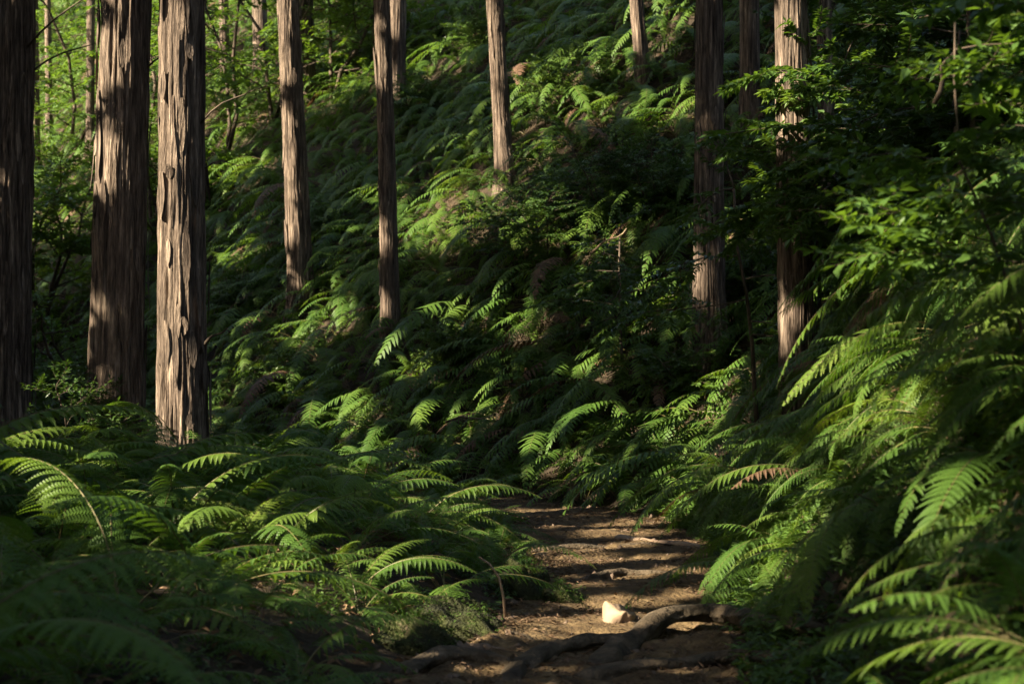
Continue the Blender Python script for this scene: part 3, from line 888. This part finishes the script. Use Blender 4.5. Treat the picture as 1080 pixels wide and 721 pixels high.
shrub('understorey_tree', 'tree', 'understorey tree high on the right bank behind the bright sprays', ground(965, 200, 12.4), 15, 2.3, 1.2, 3, .085, .04, 50, BROAD, layered=.6, start=.2, rad=.025)
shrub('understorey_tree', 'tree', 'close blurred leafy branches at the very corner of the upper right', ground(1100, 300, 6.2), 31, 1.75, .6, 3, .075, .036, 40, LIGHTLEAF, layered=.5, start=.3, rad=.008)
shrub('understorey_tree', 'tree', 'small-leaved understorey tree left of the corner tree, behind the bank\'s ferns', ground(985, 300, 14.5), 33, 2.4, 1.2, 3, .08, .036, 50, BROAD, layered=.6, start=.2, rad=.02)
# bright wood far behind on the left: trees and bushes one can tell apart
for k, (px, py, Y, h_, s_, n_, lab) in enumerate([(20, 190, 38, 7, 3.0, 2, 'bright broadleaf tree behind the edge trunk'), (75, 190, 42, 8, 3.2, 2, 'bright tree between the edge trunk and the thickest trunk'), (160, 170, 41, 8, 3.0, 2, 'bright tree between the two thick trunks'),
                                               (235, 130, 36, 6, 2.6, 2, 'bright tree right of the sun striped trunk'), (290, 90, 36, 6, 2.4, 2, 'leafy tree behind the pale leaning trunk\'s top'), (350, 70, 35, 4.5, 2.2, 2, 'leafy bush at the slope\'s top between two slim trunks'),
                                               (45, 230, 33, 3, 1.6, 3, 'bright bush low behind the edge trunk'), (165, 215, 34, 2.6, 1.5, 3, 'bright bush low between the two thick trunks'), (10, 140, 50, 11, 4, 2, 'far tree at the photo\'s top left corner'), (120, 130, 52, 12, 4.5, 2, 'far tree hidden behind the thickest trunk'),
                                               (210, 100, 50, 11, 4.5, 2, 'far tree hidden behind the sun striped trunk'), (80, 250, 27, 2.0, 1.2, 3, 'bush in the half shade between edge trunk and thickest trunk')]):
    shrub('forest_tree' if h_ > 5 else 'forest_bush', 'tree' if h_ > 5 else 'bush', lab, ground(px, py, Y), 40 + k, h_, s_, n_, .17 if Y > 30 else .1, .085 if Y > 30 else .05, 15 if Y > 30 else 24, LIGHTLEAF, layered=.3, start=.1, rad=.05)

# ------------------------------------------------------------------ roots, wood, stones on the path
def root(label, pts, rad, lift=0.0, seed=0, mt=None, name='tree_root', cat='root', taper=.5, lump=.5, flat=.85):
    """a wavering root along picture points (px, py, depth or None) lying on the path"""
    rng = np.random.default_rng(seed)
    W = []
    for q in pts:
        px, py = q[0], q[1]; zo = q[2] if len(q) > 2 else 0.0
        p = hit(px, py, 0.0); W.append((p[0], p[1], float(H(p[0], p[1])) + zo))
    W = np.array(W)
    t = np.linspace(0, len(W) - 1, 14 * (len(W) - 1) + 1)
    P = np.stack([np.interp(t, np.arange(len(W)), W[:, k]) for k in range(3)], 1)
    ker = np.hanning(15); ker /= ker.sum()
    Pp = np.pad(P, ((7, 7), (0, 0)), mode='edge')
    P = np.stack([np.convolve(Pp[:, k], ker, 'valid') for k in range(3)], 1)
    s = np.linspace(0, 1, len(P))
    P[:, 1] += rad * .8 * vnoise(s * 6 + seed, s * 0 + seed)
    P[:, 2] += rad * .6 * vnoise(s * 5 + seed * 2, s * 0 + 5) + lift
    env = np.minimum(1, np.minimum(s, 1 - s) / .08) ** .6
    Rr = rad * (1 - taper * s) * (.25 + .75 * env) * (1 + .25 * vnoise(s * 7 + seed, s * 0))
    base = P[0].copy()
    V, Q, T = tube(P - base, Rr, 20, True, lambda th, ss: (1 + lump * vnoise(np.cos(th) * 1.6 + seed + ss * 3, np.sin(th) * 1.6 + ss * 9) + lump * .5 * vnoise(np.cos(th) * 4 + ss * 14, np.sin(th) * 4 + ss * 5 + seed)))
    ctr = np.concatenate([np.repeat(P - base, 20, 0), P[:1] - base, P[-1:] - base])
    V = ctr + (V - ctr) * np.array([1.1, 1.45, flat])
    o = obj(name, mesh(name, V, Q, T, [mt or ROOT], None, True), None, base)
    return tag(o, label, cat, 'roots crossing the path' if name == 'tree_root' else None)

root('thick arched root in the foreground, its crest level beside the lit stump', [(520, 735, -.05), (560, 702, .05), (610, 692, .08), (660, 690, .06)], .07, 0, 1, flat=.75)
root('biggest dark root, bridging a hollow across the foreground path', [(625, 712, .0), (660, 692, .06), (700, 674, .12), (760, 671, .11), (815, 672, .08), (880, 672, .0)], .082, 0, 2, flat=.75)
root('pale topped root running along the photo\'s lower edge', [(600, 722, .0), (680, 716, .05), (760, 708, .07), (830, 706, .03), (880, 700, -.03)], .06, 0, 3, flat=.7)
root('low root spreading left from the foreground arch', [(415, 712, .0), (470, 702, .05), (520, 704, .05), (560, 715, 0)], .055, 0, 4, flat=.7)
root('thin grey twisted root left of the trodden leaves', [(492, 660, .02), (530, 676, .03), (560, 684, .04), (590, 700, .0)], .022, 0, 5)
root('dark root lying straight across the path behind the log\'s shadow', [(556, 584, .0), (610, 583, .03), (660, 581, .03), (720, 580, .02), (752, 580, -.02)], .035, 0, 6)
root('bent dark root rising at mid path below the third sun stripe', [(596, 622, -.01), (630, 616, .03), (655, 611, .05), (690, 612, .05), (740, 612, .0)], .045, 0, 7)
root('thin root at the right side of the mid path', [(640, 606, .0), (690, 606, .02), (715, 601, .03), (752, 598, .01)], .022, 0, 8)
root('thin root across the far path near the bend', [(600, 556, .0), (650, 558, .02), (700, 560, .02), (745, 564, 0)], .022, 0, 9)
root('short mossy root right of the lit stump', [(690, 652, .0), (715, 646, .03), (755, 645, .03), (775, 648, 0)], .04, 0, 10)
root('slender root ending at the path\'s right edge under the drooping frond', [(690, 590, 0), (725, 592, .02), (770, 594, 0)], .02, 0, 11)
root('root beside the mossy rock, half buried', [(575, 640, 0), (600, 637, .02), (640, 632, .02), (665, 634, 0)], .03, 0, 12)
rr_ = random.Random(9)
for (x0, x1, py, rad) in [(560, 700, 549, .018), (610, 745, 553, .02), (545, 690, 566, .024), (640, 755, 569, .018), (560, 660, 588, .03), (650, 765, 586, .022), (570, 720, 598, .028), (600, 690, 603, .018), (575, 650, 609, .022),
                          (590, 735, 621, .03), (660, 765, 627, .022), (600, 700, 631, .02), (610, 790, 641, .026), (560, 640, 652, .022), (680, 770, 660, .03), (560, 660, 672, .03)]:
    n_ = 4
    root('thin low root, half sunk in the dirt between the thicker roots of the path', [(x0 + (x1 - x0) * q / n_, py + rr_.uniform(-2.5, 2.5), .0 if q in (0, n_) else rr_.uniform(.2, .8) * rad) for q in range(n_ + 1)], rad, 0, rr_.randint(20, 900), taper=rr_.uniform(.3, .7))
root('pale barkless log lying in the sun across the far path', [(649, 575, .05), (670, 577, .04), (700, 579, .035), (748, 582, .02)], .045, .01, 13, WOOD, 'fallen_log', 'log', .35, .12)

ROCKTOP = []
def rock(name, label, cat, px, py, size, mt, seed, sink=.3, sq=(1, 1, .7), group=None):
    p = hit(px, py, 0.0)
    base = np.array([p[0], p[1], float(H(p[0], p[1])) - size * sq[2] * sink])
    n1, n2 = 40, 60
    ph = np.linspace(0, np.pi, n1); th = np.arange(n2) * 2 * np.pi / n2
    PH, TH = np.meshgrid(ph, th, indexing='ij')
    X, Y, Z = np.sin(PH) * np.cos(TH), np.sin(PH) * np.sin(TH), np.cos(PH)
    r = 1 + .7 * vnoise(X * 1.3 + seed + Z, Y * 1.2 + seed * 2 + Z * .7) + .40 * vnoise(X * 3 + seed + Z * 2, Y * 3 - Z * 2) + .12 * vnoise(X * 8 + Z * 5, Y * 8 + Z * 3 + seed)
    V = np.stack([X * r * size * sq[0], Y * r * size * sq[1], (Z * r + .0) * size * sq[2] + size * sq[2] * .6], -1).reshape(-1, 3)
    i = np.arange(n1 - 1)[:, None]; j = np.arange(n2)[None, :]; k = (j + 1) % n2
    Q = np.stack([i * n2 + j, (i + 1) * n2 + j, (i + 1) * n2 + k, i * n2 + k], -1).reshape(-1, 4)
    o = obj(name, mesh(name, V, Q, None, [mt], None, True), None, base)
    if mt == MOSS: ROCKTOP.append((V[V[:, 2] > size * sq[2] * .5] + base)[::7])
    return tag(o, label, cat, group)

rock('mossy_rock', 'tall moss covered rock at the path\'s left edge beneath the fern tips', 'rock', 556, 630, .15, MOSS, 3, .3, (1.0, 1.1, 1.1), 'mossy rocks left of the path')
rock('mossy_rock', 'broad low moss covered rock below the lit fern left of the path', 'rock', 478, 674, .19, MOSS, 9, .45, (1.3, .9, .8), 'mossy rocks left of the path')
rock('mossy_rock', 'rounded mossy rock in the foreground, left end of its row', 'rock', 440, 688, .14, MOSS, 14, .35, (1.2, .9, .7), 'mossy rocks left of the path')
rock('mossy_rock', 'small mossy stone at the foot of the tall mossy rock', 'rock', 590, 640, .11, MOSS, 19, .4, (1.2, 1, .8), 'mossy rocks left of the path')
rock('stone', 'rounded reddish brown stone at the path\'s right edge', 'stone', 762, 622, .055, STONE, 23, .3, (1.3, 1, .9))
rock('stone', 'small grey stone in front of the mossy rocks', 'stone', 520, 693, .07, STONE, 29, .4, (1.2, 1, .7))
rock('stone', 'flat mossy stone beside the short root on the right', 'stone', 772, 656, .055, MOSS, 31, .4, (1.4, 1, .6))
rock('stone', 'angular stone half buried left of the foreground roots', 'stone', 492, 697, .09, STONE, 37, .5, (1.1, 1, .9))

# lit stump of a cut root
p = hit(648, 664, 0)
m = MB()
s = np.linspace(0, 1, 12)
def knob(th, ss):
    return (1 + .75 * np.maximum(0, np.cos(3 * th + .6)) * (1 - ss) ** 2 + .15 * vnoise(np.cos(th) * 3 + 4, np.sin(th) * 3 + ss * 4))
V, Q, T = tube(np.stack([.03 * s, 0 * s, -.05 + .17 * s], 1), .088 - .006 * s, 36, True, lambda th, ss: 1 + .9 * np.maximum(0, np.cos(3 * th + .6)) * (1 - ss) ** 2.2 + .28 * vnoise(np.cos(th) * 2 + 4, np.sin(th) * 2 + ss * 3) + .16 * vnoise(np.cos(th) * 6 + 4, np.sin(th) * 6 + ss * 5))
V[:, 2] += np.where(V[:, 2] > .05, -.2 * V[:, 0] + .04 * vnoise(V[:, 0] * 40, V[:, 1] * 40), 0)
t = thing('root_stump', 'small pale cut root stump glowing in the sun on the path', 'stump', p)
obj('stump_body', mesh('stump_body', V, Q, T, [WOOD], None, True), t)
for pts, rr in (([[.03, -.02, .055], [.09, -.05, .03], [.15, -.05, -.03]], [.034, .026, .014]), ([[-.02, -.02, .03], [-.08, -.06, .01], [-.15, -.07, -.03]], [.03, .022, .012]), ([[.0, -.03, .03], [.02, -.11, .0], [.03, -.18, -.03]], [.03, .02, .01])):
    V, Q, T = tube(np.array(pts), rr, 12, True, lambda th, ss: 1 + .4 * vnoise(np.cos(th) * 2 + ss * 6, np.sin(th) * 2 + rr[0] * 90))
    obj('side_root', mesh('side_root', V, Q, T, [WOOD], None, True), t)

# bare stem with a few leaves beside the mossy rock
pb = ground(533, 660)
Pm = np.array([at(533, 655, pb[1]), at(531, 630, pb[1]), at(526, 608, pb[1]), at(516, 594, pb[1]), at(505, 587, pb[1])]) - pb
V, Q, T = tube(Pm, [.009, .008, .007, .006, .005], 7)
t = thing('bare_seedling', 'bare pale brown stem bent left over the rocks, with few leaves', 'seedling', pb)
obj('stem', mesh('stem', V, Q, T, [WOOD], None, True), t)
LP = np.array([Pm[0] * .8, Pm[1], Pm[2], Pm[1] * .8, Pm[0]])
V, T = leaves(LP, np.array([[-1, -.2, .1], [1, -.1, .0], [-.9, -.2, -.3], [-1, .1, .2], [1, -.3, .2]]), np.tile([0, -.5, 1.0], (5, 1)), .055, .025)
obj('foliage', mesh('foliage', V, None, T, [LIGHTLEAF]), t)

# ------------------------------------------------------------------ single ferns that stand out
def hero(label, p, fr, group=None):
    t = thing('fern_plant', label, 'fern', p, 0, group)
    for (k, az, tilt, roll, s, dead) in fr:
        o = obj('frond', HI[k], t, (0, 0, 0), (tilt, roll, az), s)
        if dead:
            o.material_slots[0].link = 'OBJECT'; o.material_slots[0].material = DEAD; o['label'] = 'withered brown frond'
R2 = math.radians
def face(p, q): return math.atan2(q[1] - p[1], q[0] - p[0]) - math.pi / 2
pb = ground(870, 570, 9.6); tip = at(748, 615, 9.6)
hero('fern whose long frond hangs over the path\'s right edge, tip in the sun', pb, [(1, face(pb, tip), -.05, 0, .95, 0), (0, face(pb, tip) + .8, 0, .1, .7, 0), (3, face(pb, tip) - .5, -.1, -.2, .8, 0), (4, face(pb, tip) + .25, -.3, 0, .8, 1)])
pb = ground(775, 470, 14.0); tip = at(715, 520, 14)
hero('fern with a rusty dead frond hanging beside a bright one on the bank', pb, [(7, face(pb, tip), -.1, 0, 1.0, 0), (1, face(pb, tip) + .35, -.1, .2, 1.05, 0), (3, face(pb, tip) - .35, -.1, 0, .95, 1), (5, face(pb, tip) - .8, 0, 0, .8, 0), (0, face(pb, tip) + .9, 0, 0, .9, 0)])
pb = ground(1000, 420, 8.3); tip = at(900, 400, 8.2)
hero('fern on the right bank with long bright fronds sweeping down left', pb, [(5, face(pb, tip), .0, 0, .72, 0), (1, face(pb, tip) + .3, -.1, .1, .66, 0), (7, face(pb, tip) + .6, -.1, 0, .66, 0), (9, face(pb, tip) - .5, .0, 0, .6, 0), (11, face(pb, tip) - .25, .0, .1, .66, 0), (3, face(pb, tip) + .9, .0, 0, .62, 0)])
pb = ground(985, 740, 4.0); 
hero('blurred close fern in the lower right corner, sunlit', pb, [(0, R2(75), .1, 0, .55, 0), (2, R2(20), .05, 0, .6, 0), (4, R2(-40), 0, .1, .7, 0), (2, R2(110), .1, 0, .6, 0), (0, R2(-100), .1, 0, .6, 0)])
pb = ground(1090, 720, 4.3)
hero('blurred close fern at the lower right edge', pb, [(1, R2(80), .1, 0, .7, 0), (5, R2(40), .05, 0, .65, 0), (4, R2(110), 0, .1, .8, 0), (2, R2(150), .1, 0, .7, 0)])
pb = ground(375, 655, 8.3)
hero('fern beside the broad mossy rock with two wide light green fronds', pb, [(4, R2(-80), .0, 0, .75, 0), (0, R2(-100), -.1, .2, .62, 0), (2, R2(-50), 0, 0, .6, 0), (4, R2(120), 0, 0, .8, 0)])
for (px, py, Y, a, lab) in [(600, 455, 16.3, 200, 'pale fern hanging over the left side of the dark hollow down to the path'), (668, 470, 15.6, 215, 'pale fern hanging over the right side of the dark hollow down to the path'), (715, 490, 14.6, 205, 'fern hanging to the path\'s edge just right of the bend'), (560, 440, 17.3, 190, 'fern hanging above the bend, left of the dark hollow')]:
    pb = ground(px, py, None); z = R2(a - 90 + 0)
    hero(lab, pb, [(7, z, -.1, 0, .85, 0), (3, z + .5, -.1, .1, .8, 0), (1, z - .5, -.1, 0, .8, 0), (8, z + 1.0, 0, 0, .8, 0), (9, z - 1.0, 0, .1, .75, 0), (11, z + .2, .1, 0, .8, 0)])
pb = ground(440, 560, 11.5)
hero('fern with broad level fronds reaching over the path\'s bend', pb, [(0, R2(-90), -.1, 0, .85, 0), (2, R2(-75), -.2, 0, .9, 0), (5, R2(-105), 0, 0, .7, 0), (0, R2(-50), -.1, 0, .7, 0), (2, R2(100), -.1, 0, .8, 0)])

# ------------------------------------------------------------------ litter and low plants
n = 22000
ly = 4.5 + 14 * NR.random(n) ** 1.2
u = NR.random(n)
lx = np.interp(ly, LEDGE[:, 1], LEDGE[:, 0]) * (1 - u) + np.interp(ly, FOOT[:, 1], FOOT[:, 0]) * u
u2 = np.abs(u - .5) * 2
keep = NR.random(n) < .25 + .75 * u2 ** 2 + .5 * (vnoise(lx * 2, ly * 2) > .1)
lx, ly = lx[keep], ly[keep]; n = len(lx)
lz = path_z(lx, ly) + .03 * fbm(lx * 5, ly * 5, 4) + .012
az = NR.random(n) * 6.283
V, T = leaves(np.stack([lx, ly, lz], 1), np.stack([np.cos(az), np.sin(az), NR.normal(0, .25, n)], 1), np.stack([NR.normal(0, .4, n), NR.normal(0, .4, n), np.ones(n)], 1), .02 + .045 * NR.random(n), .003 + .015 * NR.random(n) ** 1.6, .3)
tag(obj('leaf_litter', mesh('leaf_litter', V, None, T, [LITTER])), 'dry brown leaves scattered over the path', 'leaf litter', kind='stuff')
n = 1400
ly = 5.5 + 11 * NR.random(n); u = NR.random(n)
u = np.where(NR.random(n) < .6, np.where(NR.random(n) < .5, u * .2, 1 - u * .2), u)
lx = np.interp(ly, LEDGE[:, 1], LEDGE[:, 0]) * (1 - u) + np.interp(ly, FOOT[:, 1], FOOT[:, 0]) * u
lz = path_z(lx, ly) + .035 * fbm(lx * 5, ly * 5, 4) + .004
oc = np.array([[1, 0, 0], [0, 1, 0], [-1, 0, 0], [0, -1, 0], [0, 0, 1], [0, 0, -1]], float)
of = np.array([[0, 1, 4], [1, 2, 4], [2, 3, 4], [3, 0, 4], [1, 0, 5], [2, 1, 5], [3, 2, 5], [0, 3, 5]])
sz = .006 + .022 * NR.random(n) ** 3
V = oc[None] * (1 + NR.normal(0, .25, (n, 6, 3))) * sz[:, None, None] * np.array([1, 1, .7]) + np.stack([lx, ly, lz], 1)[:, None, :] + NR.normal(0, .3, (n, 6, 3)) * sz[:, None, None]
tag(obj('gravel', mesh('gravel', V.reshape(-1, 3), None, (of[None] + np.arange(n)[:, None, None] * 6).reshape(-1, 3), [STONE], None, True)), 'small stones and crumbs of earth on the path', 'gravel', kind='stuff')
n = 16000
ly = 4 + 26 * NR.random(n); lx = NR.uniform(-1, 1, n) * (.34 * ly + .5)
dd = sdist(FOOT, lx, ly); ll = -sdist(LEDGE, lx, ly)
k = ((dd > 0) | (ll > 0)) & ~((dd > .25) & (ly < 11) & (NR.random(n) < .75))
lx, ly = lx[k], ly[k]; n = len(lx); lz = H(lx, ly) + .015; az = NR.random(n) * 6.283
V, T = leaves(np.stack([lx, ly, lz], 1), np.stack([np.cos(az), np.sin(az), NR.normal(0, .5, n)], 1), np.stack([NR.normal(0, .5, n), NR.normal(0, .5, n), np.ones(n)], 1), .04 + .08 * NR.random(n), .015 + .025 * NR.random(n), .3)
tag(obj('forest_litter', mesh('forest_litter', V, None, T, [LITTER])), 'dry leaves and fern scraps on the soil under the ferns', 'leaf litter', kind='stuff')
# low green plants along both edges of the path
def low_plants(name, label, P, size, mt):
    n = len(P)
    per = 7
    P = np.repeat(P, per, 0); m_ = len(P)
    az = NR.random(m_) * 6.283
    el = NR.uniform(.1, 1.1, m_)
    h_ = NR.random(m_) * size * 1.6
    off = np.stack([np.cos(az) * h_ * .5, np.sin(az) * h_ * .5, h_], 1)
    V, T = leaves(P + off, np.stack([np.cos(az) * np.cos(el), np.sin(az) * np.cos(el), np.sin(el) - .4], 1), np.stack([NR.normal(0, .3, m_), NR.normal(0, .3, m_), np.ones(m_)], 1), size * (.5 + .8 * NR.random(m_)), size * (.2 + .25 * NR.random(m_)), .2, .2)
    tag(obj(name, mesh(name, V, None, T, [mt])), label, 'ground cover', kind='stuff')
n = 4500
ly = 4 + 11 * NR.random(n); lx = np.interp(ly, FOOT[:, 1], FOOT[:, 0]) + NR.random(n) ** 1.1 * np.where(ly < 9, 1.5, .7) - .06
k = vnoise(lx * 3, ly * 3) > -.15
lx, ly = lx[k], ly[k]
low_plants('ground_cover', 'low green plants covering the foot of the right bank', np.stack([lx, ly, H(lx, ly)], 1), .065, LIGHTLEAF)
n = 2500
ly = 3.2 + 8.5 * NR.random(n); lx = np.interp(ly, FOOT[:, 1], FOOT[:, 0]) + NR.random(n) * 2.4
k = vnoise(lx * 2.2, ly * 2.2) > -.25
lx, ly = lx[k], ly[k]
low_plants('ground_cover', 'small leafy plants and seedlings clothing the steep near bank between the ferns', np.stack([lx, ly, H(lx, ly)], 1), .08, BROAD)
n = 3500
ly = 5 + 9 * NR.random(n); lx = np.interp(ly, LEDGE[:, 1], LEDGE[:, 0]) - NR.random(n) ** 1.3 * .7
k = vnoise(lx * 3, ly * 3) > -.05
lx, ly = lx[k], ly[k]
low_plants('ground_cover', 'low green plants among the rocks left of the path', np.stack([lx, ly, H(lx, ly)], 1), .04, BROAD)

P = np.concatenate(ROCKTOP); P = P[NR.random(len(P)) < .55]
low_plants('ground_cover', 'moss tufts and tiny leaves growing on the mossy rocks', P, .022, FERN)
# dead branches lying on the ferns and the bank
for k, (px, py, px2, py2, Y, lab) in enumerate([(622, 268, 660, 240, 17.6, 'pale dead branch sticking out of the shrubs left of the grey trunk'), (880, 640, 935, 668, 6.4, 'thin grey dead branch lying on the low plants of the right bank'), (470, 445, 520, 436, 17.5, 'brown dead branch lying in ferns above the far fern bed'), (985, 110, 1010, 30, 8.0, 'bare twig rising through the leaves of the upper right')]):
    a = at(px, py, Y); b = at(px2, py2, Y - .15)
    q = np.linspace(0, 1, 9)[:, None]
    pts = (b - a) * q + np.stack([.02 * np.sin(q[:, 0] * 9), 0 * q[:, 0], .03 * np.sin(q[:, 0] * 6)], 1)
    V, Q, T = tube(pts, .014 * (1 - .6 * q[:, 0]), 8)
    tag(obj('fallen_branch', mesh('fallen_branch', V, Q, T, [TWIG if k != 0 else WOOD], None, True), None, a), lab, 'branch')
